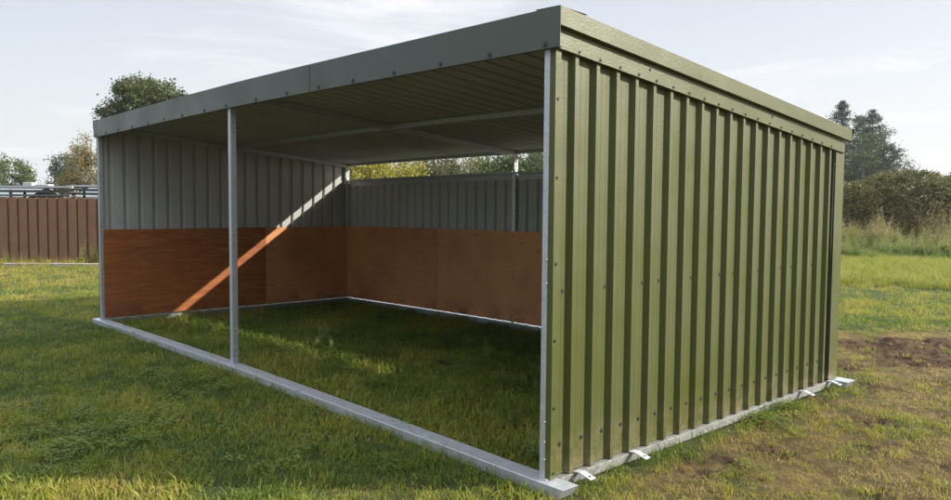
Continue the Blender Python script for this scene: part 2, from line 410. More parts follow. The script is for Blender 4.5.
# kick boards
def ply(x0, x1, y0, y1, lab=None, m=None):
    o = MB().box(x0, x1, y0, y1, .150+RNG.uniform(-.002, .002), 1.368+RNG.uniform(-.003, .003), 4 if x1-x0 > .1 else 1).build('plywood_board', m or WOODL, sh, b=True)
    if lab: o['label'] = lab
    for z in (.22, .76, 1.30):
        for t in (.03, .35, .65, .97):
            if x1-x0 > .1: screw((x0+(x1-x0)*t, y0, z), (1, -1), o, .006)
            elif x0 < -4: screw((x1, y0+(y1-y0)*t, z), (0, 1), o, .006)
    return o
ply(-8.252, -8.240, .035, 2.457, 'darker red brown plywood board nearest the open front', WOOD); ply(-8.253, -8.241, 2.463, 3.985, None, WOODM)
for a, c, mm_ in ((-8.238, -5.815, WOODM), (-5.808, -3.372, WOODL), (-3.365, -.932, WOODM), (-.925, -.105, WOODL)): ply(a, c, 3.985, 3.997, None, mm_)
ply(-.104, -.092, .06, 2.458); ply(-.104, -.092, 2.461, 3.983)
# base rails and sledge-ended skids
def rail(x0, x1): return MB().box(x0, x1, .082, 3.972, .066, .122).build('base_rail', GALVD, sh, b=True, bevel=.002)
rr = rail(-.06, .012); rail(XL-.004, XL+.145)
def skid(y0, y1):
    xa, xb = XL-.145, .150; m = MB()
    n = 16; secs = []
    xs = np.linspace(xa, xb, n+1)
    k = None
    v = []; poly = [(y0, .058), (y0, .121), (y0+.002, .1235), (y0+.009, .1235), (y0+.011, .119), (y1-.003, .119), (y1, .1175), (y1, .058), (y1-.004, .058), (y1-.004, .116), (y0+.004, .116), (y0+.004, .058)]
    kk = len(poly)
    for i, x in enumerate(xs):
        for (y, z) in poly:
            xx = x
            if i == n: xx = x-(.12-z)*.62
            if i == 0: xx = x+(.12-z)*.62
            v.append((xx, y, z))
    f = [tuple(range(kk))[::-1], tuple(n*kk+i for i in range(kk))]
    for i in range(n):
        for j in range(kk): f.append((i*kk+j, i*kk+(j+1) % kk, (i+1)*kk+(j+1) % kk, (i+1)*kk+j))
    m.add(v, f)
    # sloping end plates closing the channel
    for xe, s in ((xb, -1), (xa, 1)):
        t = .003
        q = [(xe+s*.002, .1195), (xe+s*(.0385), .0585)]
        vv = []
        for (x, z) in q:
            for y in (y0+.004, y1-.004):
                vv += [(x, y, z), (x+s*t, y, z)]
        m.add(vv, [(0, 2, 6, 4), (1, 5, 7, 3), (0, 4, 5, 1), (2, 3, 7, 6), (0, 1, 3, 2), (4, 6, 7, 5)])
    return m.build('skid', GALV, sh, b=True)
skid(-.065, .080); skid(3.975, 4.165)
# anchor brackets welded on the right-hand base rail
for y, L in ((.235, .125), (.80, .125), (3.30, .12), (3.88, .12)):
    m = MB(); w = .026
    m.add([(.0, y-w, .125), (.0, y+w, .125), (.045, y-w, .130), (.045, y+w, .130), (.045+L-.04, y-w, .108), (.045+L-.04, y+w, .108),
           (.0, y-w, .131), (.0, y+w, .131), (.045, y-w, .136), (.045, y+w, .136), (.045+L-.04, y-w, .114), (.045+L-.04, y+w, .114)],
          [(0, 2, 3, 1), (2, 4, 5, 3), (6, 7, 9, 8), (8, 9, 11, 10), (0, 6, 8, 2), (2, 8, 10, 4), (1, 3, 9, 7), (3, 5, 11, 9), (4, 10, 11, 5), (0, 1, 7, 6)])
    br = m.build('anchor_bracket', PALE, sh)
    MB().tube((.103, y, .114), (.103, y, .1225), .009, .009, 12).build('bolt_hole', HOLE, br)
# small paving slab-like pads? (none)

# ------------------------------------------------------------------ brown steel fence
def along(u0, v, D):
    p = CAM+ray(u0, v)*D; return p
FB = np.array([-20.81, 1.89]); FD = np.array([.679, .734]); FN = np.array([.734, -.679])   # FN points to the camera side
fence = empty('steel_fence', (FB[0], FB[1], 0)); tag(fence, 'long brown vertical sheet steel fence behind the grass at the left', 'fence')
def fpanel(t0):
    pts = []; pit = .272
    for i in range(4):
        a = t0+i*pit
        for q, d in ((0, 0), (.212, 0), (.224, -.055), (.258, -.055), (.27, 0)): pts.append((a+q, d))
    w = [(FD*a+FN*d) for a, d in pts]
    me = sheet('fence_panel', fence, [(p[0], p[1], .10) for p in w], [(p[0], p[1], 1.875) for p in w], [FENCE, FENCE], .001, 1, False)
    return me
t = -5.44*1.0
while t < 9.5: fpanel(t); t += 4*.272
for z in (1.84,):
    m = MB()
    a = FD*-5.45-FN*.05; b = FD*10.3-FN*.05
    m.add([(*(a-FN*.03), z), (*(a), z), (*(b), z), (*(b-FN*.03), z), (*(a-FN*.03), z+.03), (*(a), z+.03), (*(b), z+.03), (*(b-FN*.03), z+.03)],
          [(0, 3, 2, 1), (4, 5, 6, 7), (0, 1, 5, 4), (1, 2, 6, 5), (2, 3, 7, 6), (3, 0, 4, 7)])
    m.build('top_rail', DARK, fence)
kerb = empty('concrete_kerb', (FB[0]+FN[0]*.75, FB[1]+FN[1]*.75, 0)); tag(kerb, 'pale low concrete kerb strip lying in the grass before the brown fence', 'kerb')
for i, (a, b) in enumerate(((-.25, 1.05), (1.06, 2.6), (2.62, 4.0), (4.02, 5.5))):
    z0, z1 = .03, .125+.01*(i % 2); w = .10
    c = [FD*a-FN*w, FD*b-FN*w, FD*b+FN*w, FD*a+FN*w]; c = [x+FN*.05*(i % 2) for x in c]
    m = MB(); m.add([(*x, z0) for x in c]+[(*x, z1) for x in c], [(0, 3, 2, 1), (4, 5, 6, 7), (0, 1, 5, 4), (1, 2, 6, 5), (2, 3, 7, 6), (3, 0, 4, 7)])
    m.build('kerb_block', CONC, kerb, bevel=.012)

# ------------------------------------------------------------------ stored steel behind the fence
def obox(m, O, a0, a1, b0, b1, z0, z1):
    c = [O+FD*a0+FN*b0, O+FD*a1+FN*b0, O+FD*a1+FN*b1, O+FD*a0+FN*b1]
    m.add([(*x, z0) for x in c]+[(*x, z1) for x in c], [(0, 3, 2, 1), (4, 5, 6, 7), (0, 1, 5, 4), (1, 2, 6, 5), (2, 3, 7, 6), (3, 0, 4, 7)])
def storage(name, label, u0, u1, Dd, rows, top, seed):
    r = random.Random(seed); p0 = np.array(at(u0, 205, Dd)[:2]); p1 = np.array(at(u1, 205, Dd)[:2]); L = float((p1-p0)@FD)
    e = empty(name, (p0[0], p0[1], 0)); tag(e, label, 'steel rack'); O = np.array([0., 0.])
    for i in range(max(2, int(L/1.6))+1):
        m = MB(); a = i*L/max(2, int(L/1.6)); obox(m, O, a-.04, a+.04, -.04, .04, 0, top-.1); obox(m, O, a-.04, a+.04, -.95, -.87, 0, top-.1); m.build('upright', DARK, e)
    z = top-.155*(rows-1)
    for k in range(rows):
        m = MB(); obox(m, O, -.3, L+.3, -.95, .06, z-.035, z-.015); m.build('shelf', DARK, e)
        for q in range(4):
            m = MB(); a = r.uniform(-.5, L*.35); b = min(L+.3, a+r.uniform(.45, .95)*L); y = -.9+q*.22
            obox(m, O, a, b, y, y+r.uniform(.08, .16), z-.014, z+r.uniform(.02, .06)); m.build('steel_section', r.choice([GALV, GALV, PALE, GALVD]), e)
        z += .155
    return e
storage('steel_rack', 'rack of long pale galvanised steel lengths showing over the left end of the brown fence', -40, 62, 29, 3, 2.33, 3)
storage('steel_rack', 'shorter rack of blue grey steel lengths over the brown fence beside the shelter corner', 73, 130, 31, 3, 2.42, 5)
def shed(label, u0, u1, Dd, wz, rz, mroof):
    p0 = np.array(at(u0, 205, Dd)[:2]); p1 = np.array(at(u1, 205, Dd)[:2]); L = float((p1-p0)@FD)
    e = empty('store_shed', (p0[0], p0[1], 0)); tag(e, label, 'shed'); O = np.array([0., 0.])
    m = MB(); obox(m, O, 0, L, -3, 0, 0, wz); m.build('wall', GALVD, e)
    m = MB(); A = O-FD*.15+FN*.2; B = O+FD*(L+.15)+FN*.2; Cc = B-FN*1.7; Dd_ = A-FN*1.7; E_ = B-FN*3.4; F_ = A-FN*3.4
    m.add([(*A, wz+.005), (*B, wz+.005), (*Cc, rz), (*Dd_, rz), (*E_, wz+.005), (*F_, wz+.005), (*A, wz+.06), (*B, wz+.06), (*Cc, rz+.06), (*Dd_, rz+.06), (*E_, wz+.06), (*F_, wz+.06)],
          [(0, 3, 2, 1), (3, 5, 4, 2), (6, 7, 8, 9), (9, 8, 10, 11), (0, 1, 7, 6), (5, 11, 10, 4), (0, 6, 9, 3), (3, 9, 11, 5), (1, 2, 8, 7), (2, 4, 10, 8)])
    m.build('roof', mroof, e)
shed('low shed with pale grey pitched roof behind the steel rack at far left', -60, 26, 36, 1.95, 2.5, BLUEG)
shed('small blue grey roofed shed behind the fence near the shelter corner', 78, 150, 38, 2.0, 2.5, BLUEG)
for i, (u, w, h, lb) in enumerate(((30, .36, .17, 'pale plastic crate on the steel rack, left one of two'), (44, .55, .10, 'flat pale box on the steel rack, right one of two'))):
    p = at(u, 205, 29.3); m = MB(); O = np.zeros(2)
    obox(m, O, -w/2, w/2, -.25, .15, 0, h); o = m.build('storage_box', PALE, None, bevel=.015); o.location = (p[0], p[1], 2.36-.02+.02); tag(o, lb, 'box')
    o.location[2] = 2.345

# ------------------------------------------------------------------ trees and bushes
def tree(name, label, cat, base, trunk_h, trunk_r, blobs, nclump, per, leaf, lm, bark=BARK, rc=.45, seed=1, group=None, tmean=.5, flat=.7, limbs=14, aspect=1.8, shell=.35):
    rg = np.random.default_rng(seed); e = empty(name, base); tag(e, label, cat, group)
    w = np.array([b[3]*b[4]*b[5] for b in blobs])**.75; w /= w.sum(); C = []
    for b, q in zip(blobs, w):
        n = max(3, int(nclump*q)); d = rg.normal(size=(n, 3)); d /= np.linalg.norm(d, axis=1)[:, None]
        rr = rg.uniform(shell, 1.08, n)**.6; C.append(np.array(b[:3])+d*rr[:, None]*np.array(b[3:6]))
    C = np.concatenate(C); C = C[C[:, 2] > .15]; nc = len(C)
    csz = rc*rg.uniform(.55, 1.35, nc); ctint = np.clip(rg.normal(tmean, .2, nc), 0, 1)
    ci = rg.integers(0, nc, nc*per); ds = rg.normal(size=(len(ci), 3)); ds[:, 2] *= flat
    pos = C[ci]+ds*csz[ci][:, None]*.5
    pos[:, 2] = np.maximum(pos[:, 2], .05)
    n = len(pos); a = rg.normal(size=(n, 3)); a /= np.linalg.norm(a, axis=1)[:, None]; b = np.cross(a, rg.normal(size=(n, 3))); b /= np.linalg.norm(b, axis=1)[:, None]
    s = (leaf*rg.uniform(.6, 1.4, n))[:, None]
    v = np.stack([pos-a*s*.5, pos+b*s*.5/aspect, pos+a*s*.5, pos-b*s*.5/aspect], 1).reshape(-1, 3)
    me = bpy.data.meshes.new('crown'); me.vertices.add(len(v)); me.vertices.foreach_set('co', v.ravel())
    me.loops.add(n*4); me.loops.foreach_set('vertex_index', np.arange(n*4)); me.polygons.add(n); me.polygons.foreach_set('loop_start', np.arange(n)*4)
    me.update(calc_edges=True)
    t = np.clip(ctint[ci]+rg.normal(0, .12, n), 0, 1); at_ = me.attributes.new('tint', 'FLOAT', 'POINT'); at_.data.foreach_set('value', np.repeat(t, 4).astype(np.float32))
    me.materials.append(lm); o = bpy.data.objects.new('crown', me); COL.objects.link(o); o.parent = e
    m = MB(); zt = trunk_h; p = np.array([0., 0., -.1]); seg = 5
    for i in range(seg):
        q = np.array([rg.normal(0, .02*trunk_h), rg.normal(0, .02*trunk_h), (i+1)*zt/seg])
        m.tube(p, q, trunk_r*(1-.16*i), trunk_r*(1-.16*(i+1)), 8, False); p = q
    ids = rg.choice(nc, min(limbs, nc), replace=False)
    for i in ids:
        z = rg.uniform(.35, .95)*zt; s0 = np.array([0, 0, min(z, C[i][2])]); mid = (s0+C[i])/2+[0, 0, .06*np.linalg.norm(C[i]-s0)]
        r0 = trunk_r*.35; m.tube(s0, mid, r0, r0*.6, 6, False); m.tube(mid, C[i], r0*.6, r0*.2, 6, False)
    m.build('trunk', bark, e)
    return e
GREENLEAF = leafmat('leaf_mid_green', [(0, (.035, .055, .018)), (.5, (.07, .10, .028)), (1, (.14, .16, .05))])
OAKLEAF = leafmat('leaf_oak', [(0, (.03, .05, .018)), (.5, (.06, .085, .028)), (1, (.13, .14, .045))])
BIRCHLEAF = leafmat('leaf_birch_gold', [(0, (.07, .09, .035)), (.5, (.17, .15, .05)), (1, (.30, .22, .08))])
CONLEAF = leafmat('needle_blue_grey', [(0, (.035, .055, .04)), (.5, (.06, .085, .06)), (1, (.10, .12, .08))], .2)
HEDGELEAF = leafmat('leaf_hedge_russet', [(0, (.040, .062, .016)), (.5, (.085, .105, .028)), (1, (.19, .135, .045))], .25)
YELLEAF = leafmat('leaf_yellow', [(0, (.12, .15, .03)), (.5, (.27, .26, .04)), (1, (.42, .33, .05))])
SAGELEAF = leafmat('leaf_sage', [(0, (.07, .09, .035)), (.5, (.16, .17, .075)), (1, (.26, .24, .12))])
def gp(u, D): return ground_at(u, D, 0.)
# left: loose green tree, birch with a conifer behind it, big oak
tree('broadleaf_tree', 'mid green rounded tree rising over the fence at the far left edge', 'tree', gp(2, 60), 3.5, .18,
     [(0, 0, 4.0, 2.3, 2.0, 1.5), (-2.4, -1.8, 4.1, 1.8, 1.6, 1.4), (1.1, 1.2, 3.6, .9, .9, 1.3), (1.7, 1.7, 3.0, .7, .7, 1.1)], 170, 60, .17, GREENLEAF, rc=.55, seed=11)
tree('birch_tree', 'golden green birch tree with drooping airy crown beside the shelter left corner', 'tree', gp(80, 55), 5.6, .13,
     [(0, 0, 4.1, .95, .95, 1.9), (-.5, -.5, 3.0, 1.0, .9, 1.3), (.2, .3, 5.5, .55, .55, 1.2), (.7, .8, 4.0, .6, .6, 1.7)], 190, 60, .12, BIRCHLEAF, bark=PALE, rc=.36, seed=12, flat=1.3)
tree('dark_tree', 'dark blue green tree half hidden behind the golden birch', 'tree', gp(64, 66), 4.5, .18,
     [(0, 0, 5.0, 1.0, 1.0, 1.2), (-.5, -.5, 3.7, .9, .9, 1.4), (.9, .9, 4.5, 1.2, 1.2, 1.6)], 110, 60, .17, CONLEAF, rc=.5, seed=13, tmean=.7)
tree('oak_tree', 'broad dark green oak showing its crown above the front fascia', 'tree', gp(143, 45), 6.5, .32,
     [(0, 0, 7.6, 1.6, 1.6, 1.35), (-1.1, -1.1, 7.0, .8, .8, .6), (1.3, 1.4, 7.2, 1.3, 1.3, 1.2), (-.1, -.1, 8.3, 1.0, 1.0, .65), (.4, .4, 5.6, 1.3, 1.3, 1.2), (1.2, 1.2, 8.1, .7, .7, .6)], 420, 75, .15, OAKLEAF, rc=.45, seed=14)
def pine(label, u, D, H, Rr, seed, lean=0, cm=CONLEAF):
    rg = random.Random(seed); e = empty('pine_tree', gp(u, D)); tag(e, label, 'pine tree', None)
    m = MB(); m.tube((0, 0, -.1), (lean, 0, H*.6), .17, .09, 8).tube((lean, 0, H*.6), (lean*1.4, 0, H), .09, .02, 6)
    V = []; T = []; rn = np.random.default_rng(seed)
    z = H*.12
    while z < H:
        k = rg.randint(3, 5); rad = Rr*(1-(z/H))**.6*rg.uniform(.45, 1.3)+.15
        a0 = rg.uniform(0, 6.28)
        for i in range(k):
            a = a0+i*6.28/k+rg.uniform(-.4, .4); L = rad*rg.uniform(.65, 1.15)
            bx = lean*z/H
            p = np.array([bx, 0, z]); q = np.array([bx+math.cos(a)*L, math.sin(a)*L, z+L*rg.uniform(.05, .45)])
            m.tube(p, q, .035, .01, 5, False)
            n = int(26+70*L); tt = rn.uniform(.3, 1.08, n)[:, None]
            pos = p+(q-p)*tt+rn.normal(size=(n, 3))*np.array([.17, .17, .12])*(.6+.5*L)
            V.append(pos); T.append(np.full(n, np.clip(rn.normal(.5, .2), 0, 1)))
        z += rg.uniform(.22, .42)
    pos = np.concatenate(V); t = np.concatenate(T); n = len(pos)
    a = rn.normal(size=(n, 3)); a[:, 2] = np.abs(a[:, 2])*.8; a /= np.linalg.norm(a, axis=1)[:, None]; b = np.cross(a, rn.normal(size=(n, 3))); b /= np.linalg.norm(b, axis=1)[:, None]
    s = rn.uniform(.14, .30, n)[:, None]
    v = np.stack([pos-a*s*.5, pos+b*s*.16, pos+a*s*.5, pos-b*s*.16], 1).reshape(-1, 3)
    me = bpy.data.meshes.new('crown'); me.vertices.add(len(v)); me.vertices.foreach_set('co', v.ravel())
    me.loops.add(n*4); me.loops.foreach_set('vertex_index', np.arange(n*4)); me.polygons.add(n); me.polygons.foreach_set('loop_start', np.arange(n)*4); me.update(calc_edges=True)
    at_ = me.attributes.new('tint', 'FLOAT', 'POINT'); at_.data.foreach_set('value', np.repeat(t, 4).astype(np.float32))
    me.materials.append(cm); o = bpy.data.objects.new('crown', me); COL.objects.link(o); o.parent = e
    m.build('trunk', BARK, e)
def topz(v, D, u=900): return float(at(u, v, D)[2])
pine('slender dark pine poking up right behind the shelter roof end', 839, 72, topz(104, 72), 2.2, 21)
pine('tallest grey green pine in the clump right of the shelter', 870, 70, topz(112, 70), 3.4, 22)
pine('thin pine with spiky top just left of the tallest pine', 857, 74, topz(116, 74), 2.6, 26)
pine('short dark pine at the right end of the pine clump', 888, 66, topz(144, 66), 2.6, 24)
pine('dark pine seen in the gap right of the rear middle post', 545, 60, topz(120, 60), 3.2, 27)
tree('ash_tree', 'loose grey green leafy tree filling the middle of the pine clump', 'tree', gp(862, 66), 6.5, .14,
     [(0, 0, 5.2, 1.5, 1.5, 3.4), (.9, .9, 4.5, 1.2, 1.2, 3.0), (-1.2, -1.2, 4.0, 1.2, 1.2, 2.8)], 170, 55, .15, GREENLEAF, rc=.5, seed=28, tmean=.25)
# rounded russet hedge at right
tree('hedge_bush', 'large domed olive green hedge bush with russet patches at the right behind tall weeds', 'bush', gp(905, 33), 1.6, .10,
     [(0, 0, 1.6, 2.4, 2.4, 1.72), (1.6, 1.7, 1.6, 2.1, 2.1, 1.6), (-1.3, -1.4, 1.5, 1.7, 1.7, 1.35), (3.0, 3.2, 1.5, 2, 2, 1.5), (.2, .2, 1.0, 3, 2.2, 1.)], 5200, 50, .08, HEDGELEAF, shell=.90, rc=.17, seed=31, flat=.9, limbs=30)
# hedge row behind, seen through the eaves gap
spec = [(330, 31, YELLEAF, 'leftmost yellow bush of the hedge row seen through the eaves gap'), (362, 32, YELLEAF, 'bright yellow bush seen at the left end of the eaves gap'), (395, 33, YELLEAF, 'yellow green bush next to the olive bushes seen through the eaves gap'),
        (428, 34, SAGELEAF, 'pale olive bush left of middle in the eaves gap'), (462, 34, SAGELEAF, 'pale olive bush just left of the dark green bush in the eaves gap'),
        (497, 31, GREENLEAF, 'dark green bush left of the rear middle post'), (524, 31, GREENLEAF, 'dark green bush right of the rear middle post'), (575, 36, HEDGELEAF, 'russet bush hidden mostly behind the right side wall')]
for i, (u, D_, lm, lb) in enumerate(spec):
    hz = 2.2+.2*math.sin(i*2.1)
    tree('hedgerow_bush', lb, 'bush', gp(u, D_), 1.4, .07, [(0, 0, hz-.2, 1.35, 1.2, hz*.95), (.5, .5, hz+.35, .8, .8, 1.55), (-.6, -.5, hz, .9, .9, 1.7)], 330, 42, .11, lm, rc=.36, seed=40+i, flat=1., group='hedge row behind the shelter', tmean=.35 if lm is GREENLEAF else .5)

# ------------------------------------------------------------------ grass and weeds (instanced stuff)
def blade_mesh(name, specs, m):
    V = []; F = []; Tt = []
    for (x, y, ang, h, w, lean, curl, tint) in specs:
        dx, dy = math.cos(ang), math.sin(ang); sx, sy = -dy*w/2, dx*w/2; n = len(V)
        p0 = (x, y, -.012); p1 = (x+dx*lean*.4*h, y+dy*lean*.4*h, h*.55); p2 = (x+dx*(lean+curl)*h, y+dy*(lean+curl)*h, h*(1-.35*curl))
        V += [(p0[0]-sx, p0[1]-sy, p0[2]), (p0[0]+sx, p0[1]+sy, p0[2]), (p1[0]-sx*.8, p1[1]-sy*.8, p1[2]), (p1[0]+sx*.8, p1[1]+sy*.8, p1[2]), p2]
        F += [(n, n+1, n+3, n+2), (n+2, n+3, n+4)]; Tt += [tint]*5
    me = bpy.data.meshes.new(name); me.from_pydata(V, [], F); me.update()
    a = me.attributes.new('bl', 'FLOAT', 'POINT'); a.data.foreach_set('value', Tt); me.materials.append(m)
    return bpy.data.objects.new(name, me)
def grassmat(name, stops, trans=.35):
    m, nt, b = mat(name, .5, 0, .35)
    A = N(nt, 'ShaderNodeAttribute'); A.attribute_type = 'INSTANCER'; A.attribute_name = 'tint'
    B = N(nt, 'ShaderNodeAttribute'); B.attribute_name = 'bl'
    s = N(nt, 'ShaderNodeMath', operation='ADD'); nt.links.new(A.outputs['Fac'], s.inputs[0]); nt.links.new(B.outputs['Fac'], s.inputs[1]); s.use_clamp = True
    c = ramp(nt, s.outputs[0], stops); nt.links.new(c, b.inputs['Base Color'])
    tr = N(nt, 'ShaderNodeBsdfTranslucent'); ms = N(nt, 'ShaderNodeMixShader'); ms.inputs[0].default_value = trans
    nt.links.new(c, tr.inputs['Color']); out = nt.nodes['Material Output']
    nt.links.new(b.outputs[0], ms.inputs[1]); nt.links.new(tr.outputs[0], ms.inputs[2]); nt.links.new(ms.outputs[0], out.inputs['Surface'])
    return m
GRASSM = grassmat('grass_blades', [(0, (.065, .125, .018)), (.3, (.19, .235, .030)), (.55, (.31, .30, .04)), (.78, (.32, .25, .07)), (1, (.40, .29, .13))], .45)
WEEDM = grassmat('weed_stalks', [(0, (.09, .17, .03)), (.3, (.21, .26, .055)), (.6, (.32, .27, .10)), (.8, (.30, .215, .14)), (1, (.42, .32, .22))])
rg = random.Random(5)
def tuft(n, rad, h0, h1, w, lo=0, hi=.12, lean=.45):
    s = []
    for i in range(n):
        a = rg.uniform(0, 6.283); r = rad*math.sqrt(rg.random())
        dead = .35 if rg.random() < .10 else 0
        s.append((r*math.cos(a), r*math.sin(a), rg.uniform(0, 6.283), rg.uniform(h0, h1), w*rg.uniform(.7, 1.3), rg.uniform(.1, lean), rg.uniform(0, .6), rg.uniform(lo, hi)+dead))
    return s
def make_lib(cname, objs):
    c = bpy.data.collections.new(cname)
    for o in objs: c.objects.link(o)
    return c
lawn_lib = make_lib('lawn_tufts', [blade_mesh('tuft_a%d' % i, tuft(20, .085, .022, .068, .0052, -.04, .16, .95), GRASSM) for i in range(5)]
    + [blade_mesh('tuft_b%d' % i, tuft(18, .09, .012, .036, .0052, -.05, .25, 1.2), GRASSM) for i in range(3)]
    + [blade_mesh('tuft_c%d' % i, tuft(16, .10, .006, .016, .0045, .1, .55, 4.0), GRASSM) for i in range(3)])
def clover(n):
    V = []; F = []; T = []
    for i in range(n):
        a = rg.uniform(0, 6.283); r = .08*math.sqrt(rg.random()); x, y, z = r*math.cos(a), r*math.sin(a), rg.uniform(.025, .055)
        for k in range(3):
            t = a+k*2.09+rg.uniform(-.2, .2); L = rg.uniform(.009, .014); c, s = math.cos(t), math.sin(t); n0 = len(V); w = L*.55; zz = rg.uniform(-.003, .006)
            V += [(x, y, z), (x+c*L*.6-s*w, y+s*L*.6+c*w, z+zz), (x+c*L*1.2, y+s*L*1.2, z+zz*.5), (x+c*L*.6+s*w, y+s*L*.6-c*w, z+zz)]
            F.append((n0, n0+1, n0+2, n0+3)); T += [rg.uniform(-.05, .08)]*4
    me = bpy.data.meshes.new('clover'); me.from_pydata(V, [], F); a_ = me.attributes.new('bl', 'FLOAT', 'POINT'); a_.data.foreach_set('value', T); me.materials.append(GRASSM)
    return bpy.data.objects.new('clover', me)
clover_lib = make_lib('clover_patch', [clover(20) for i in range(3)])
long_lib = make_lib('long_tufts', [blade_mesh('long%d' % i, tuft(20, .09, .08, .20, .006, -.05, .2, .5), GRASSM) for i in range(4)])
def weed(i):
    s = []; H = rg.uniform(.75, 1.25)
    n = rg.randint(4, 7)
    for k in range(n):
        a = rg.uniform(0, 6.283); h = H*rg.uniform(.6, 1.1); x, y = rg.uniform(-.12, .12), rg.uniform(-.12, .12); le = rg.uniform(.02, .22)
        s.append((x, y, a, h, .012, le, .04, .3)); 
    me_ = blade_mesh('w', s, WEEDM).data
    V = [tuple(v.co) for v in me_.vertices]; F = [tuple(p.vertices) for p in me_.polygons]; T = [.35]*len(V)
    for sp in s:
        x, y, a, h, w, le, cu, ti = sp
        for q in range(38):
            t = rg.uniform(.1, 1.0); px = x+math.cos(a)*le*h*t**1.5; py = y+math.sin(a)*le*h*t**1.5; pz = h*t*.98
            seedy = t > .72; L = rg.uniform(.025, .05) if seedy else rg.uniform(.07, .16)*(1.2-t); b = rg.uniform(0, 6.283); sp_ = .05 if seedy else .0
            c, s2 = math.cos(b), math.sin(b); px += c*rg.uniform(0, .05+sp_*.6); py += s2*rg.uniform(0, .05+sp_*.6); n0 = len(V); up = rg.uniform(.1, .9)
            V += [(px, py, pz), (px+c*L*.5-s2*L*.2, py+s2*L*.5+c*L*.2, pz+up*L*.6), (px+c*L, py+s2*L, pz+up*L*.7), (px+c*L*.5+s2*L*.2, py+s2*L*.5-c*L*.2, pz+up*L*.5)]
            F.append((n0, n0+1, n0+2, n0+3)); T += [rg.uniform(.35, .7) if seedy else rg.uniform(-.1, .15)]*4
    me = bpy.data.meshes.new('weed'); me.from_pydata(V, [], F); a_ = me.attributes.new('bl', 'FLOAT', 'POINT'); a_.data.foreach_set('value', T); me.materials.append(WEEDM)
    return bpy.data.objects.new('weed%d' % i, me)
weed_lib = make_lib('weed_plants', [weed(i) for i in range(6)])
def stuff(name, label, pts, rotz, tilt, scl, tint, lib, nvar, idx=None):
    n = len(pts); me = bpy.data.meshes.new(name); me.vertices.add(n); me.vertices.foreach_set('co', pts.astype(np.float32).ravel()); me.update()
    rot = np.stack([tilt*RNG.normal(size=n), tilt*RNG.normal(size=n), rotz], -1)
    a = me.attributes.new('rot', 'FLOAT_VECTOR', 'POINT'); a.data.foreach_set('vector', rot.astype(np.float32).ravel())
    for k, arr in (('scl', scl), ('tint', tint)):
        a = me.attributes.new(k, 'FLOAT', 'POINT'); a.data.foreach_set('value', arr.astype(np.float32))
    a = me.attributes.new('idx', 'INT', 'POINT'); a.data.foreach_set('value', (RNG.integers(0, nvar, n) if idx is None else idx).astype(np.int32))
    o = bpy.data.objects.new(name, me); COL.objects.link(o); tag(o, label, 'plants' if 'weed' in name else 'grass', kind='stuff')
    ng = bpy.data.node_groups.new('scatter_'+name, 'GeometryNodeTree')
    ng.interface.new_socket('Geometry', in_out='INPUT', socket_type='NodeSocketGeometry'); ng.interface.new_socket('Geometry', in_out='OUTPUT', socket_type='NodeSocketGeometry')
    gi = ng.nodes.new('NodeGroupInput'); go = ng.nodes.new('NodeGroupOutput'); ip = ng.nodes.new('GeometryNodeInstanceOnPoints'); ci = ng.nodes.new('GeometryNodeCollectionInfo')
    ci.inputs['Collection'].default_value = lib; ci.inputs['Separate Children'].default_value = True; ci.inputs['Reset Children'].default_value = True
    ip.inputs['Pick Instance'].default_value = True
    def na(nm, t):
        q = ng.nodes.new('GeometryNodeInputNamedAttribute'); q.data_type = t; q.inputs['Name'].default_value = nm; return q.outputs['Attribute']
    L = ng.links.new; L(gi.outputs[0], ip.inputs['Points']); L(ci.outputs[0], ip.inputs['Instance']); L(na('idx', 'INT'), ip.inputs['Instance Index'])
    L(na('rot', 'FLOAT_VECTOR'), ip.inputs['Rotation']); L(na('scl', 'FLOAT'), ip.inputs['Scale']); L(ip.outputs[0], go.inputs[0])
    md = o.modifiers.new('Scatter', 'NODES'); md.node_group = ng
    return o
YAW = math.atan2(FWD[1], FWD[0])
def scatter(rings):
    xs = []; ys = []; ds = []
    for r0, r1, dens in rings:
        half = R(43); n = int(dens*half*(r1*r1-r0*r0)); r = np.sqrt(RNG.uniform(r0*r0, r1*r1, n)); a = YAW+RNG.uniform(-half, half, n)
        xs.append(CAM[0]+r*np.cos(a)); ys.append(CAM[1]+r*np.sin(a)); ds.append(r)
    return np.concatenate(xs), np.concatenate(ys), np.concatenate(ds)
def on_steel(x, y):
    f = ((y > -.075) & (y < .09) & (x > -8.52) & (x < .17)) | ((y > 3.95) & (y < 4.18) & (x > -8.5) & (x < .17))
    f |= (((x > -.12) & (x < .016)) | ((x > -8.36) & (x < -8.19))) & (y > 0) & (y < 4.1)
    return f
x, y, d = scatter([(1.6, 4.5, 420), (4.5, 7, 330), (7, 11, 190), (11, 16, 90), (16, 27, 42), (27, 60, 6)])
w = wear(x, y); mm = np.maximum(mud(x, y), clod(x, y)); ins = inside(x, y)
pn = fbm(x, y, 2.3, 51)
keep = (~on_steel(x, y)) & (RNG.random(len(x)) > np.clip(w*.28+mm*.95+(pn < .36)*.40*w, 0, .95))
x, y, d, w, ins, pn = (q[keep] for q in (x, y, d, w, ins, pn))
n1 = fbm(x, y, .35, 71); n2 = fbm(x, y, 1.7, 81)
tint = .15+.35*(n1-.5)+.85*(n2-.5)+.66*w*(.6+.8*pn)+RNG.normal(0, .09, len(x))
fenceside = sst(d, 13, 19)*(x < -6)
a_, b_ = ab(x, y); farband = sst(b_+x*0, 5.5, 7.5)*(x > -6.5)
tint = tint-.05*(x < -.5)*(d < 14)+.26*fenceside+.14*sst(b_, 1.5, 4)*(x > -6.5)*(1-w)+.12*farband-.04*ins
n4 = fbm(x, y, 7., 87, 2)
scl = (1.0+.13*np.clip(d-5, 0, 30)/5)*(1-.42*w)*(.45+.45*n2+.60*n4)*np.where(ins, 1.3, 1.)
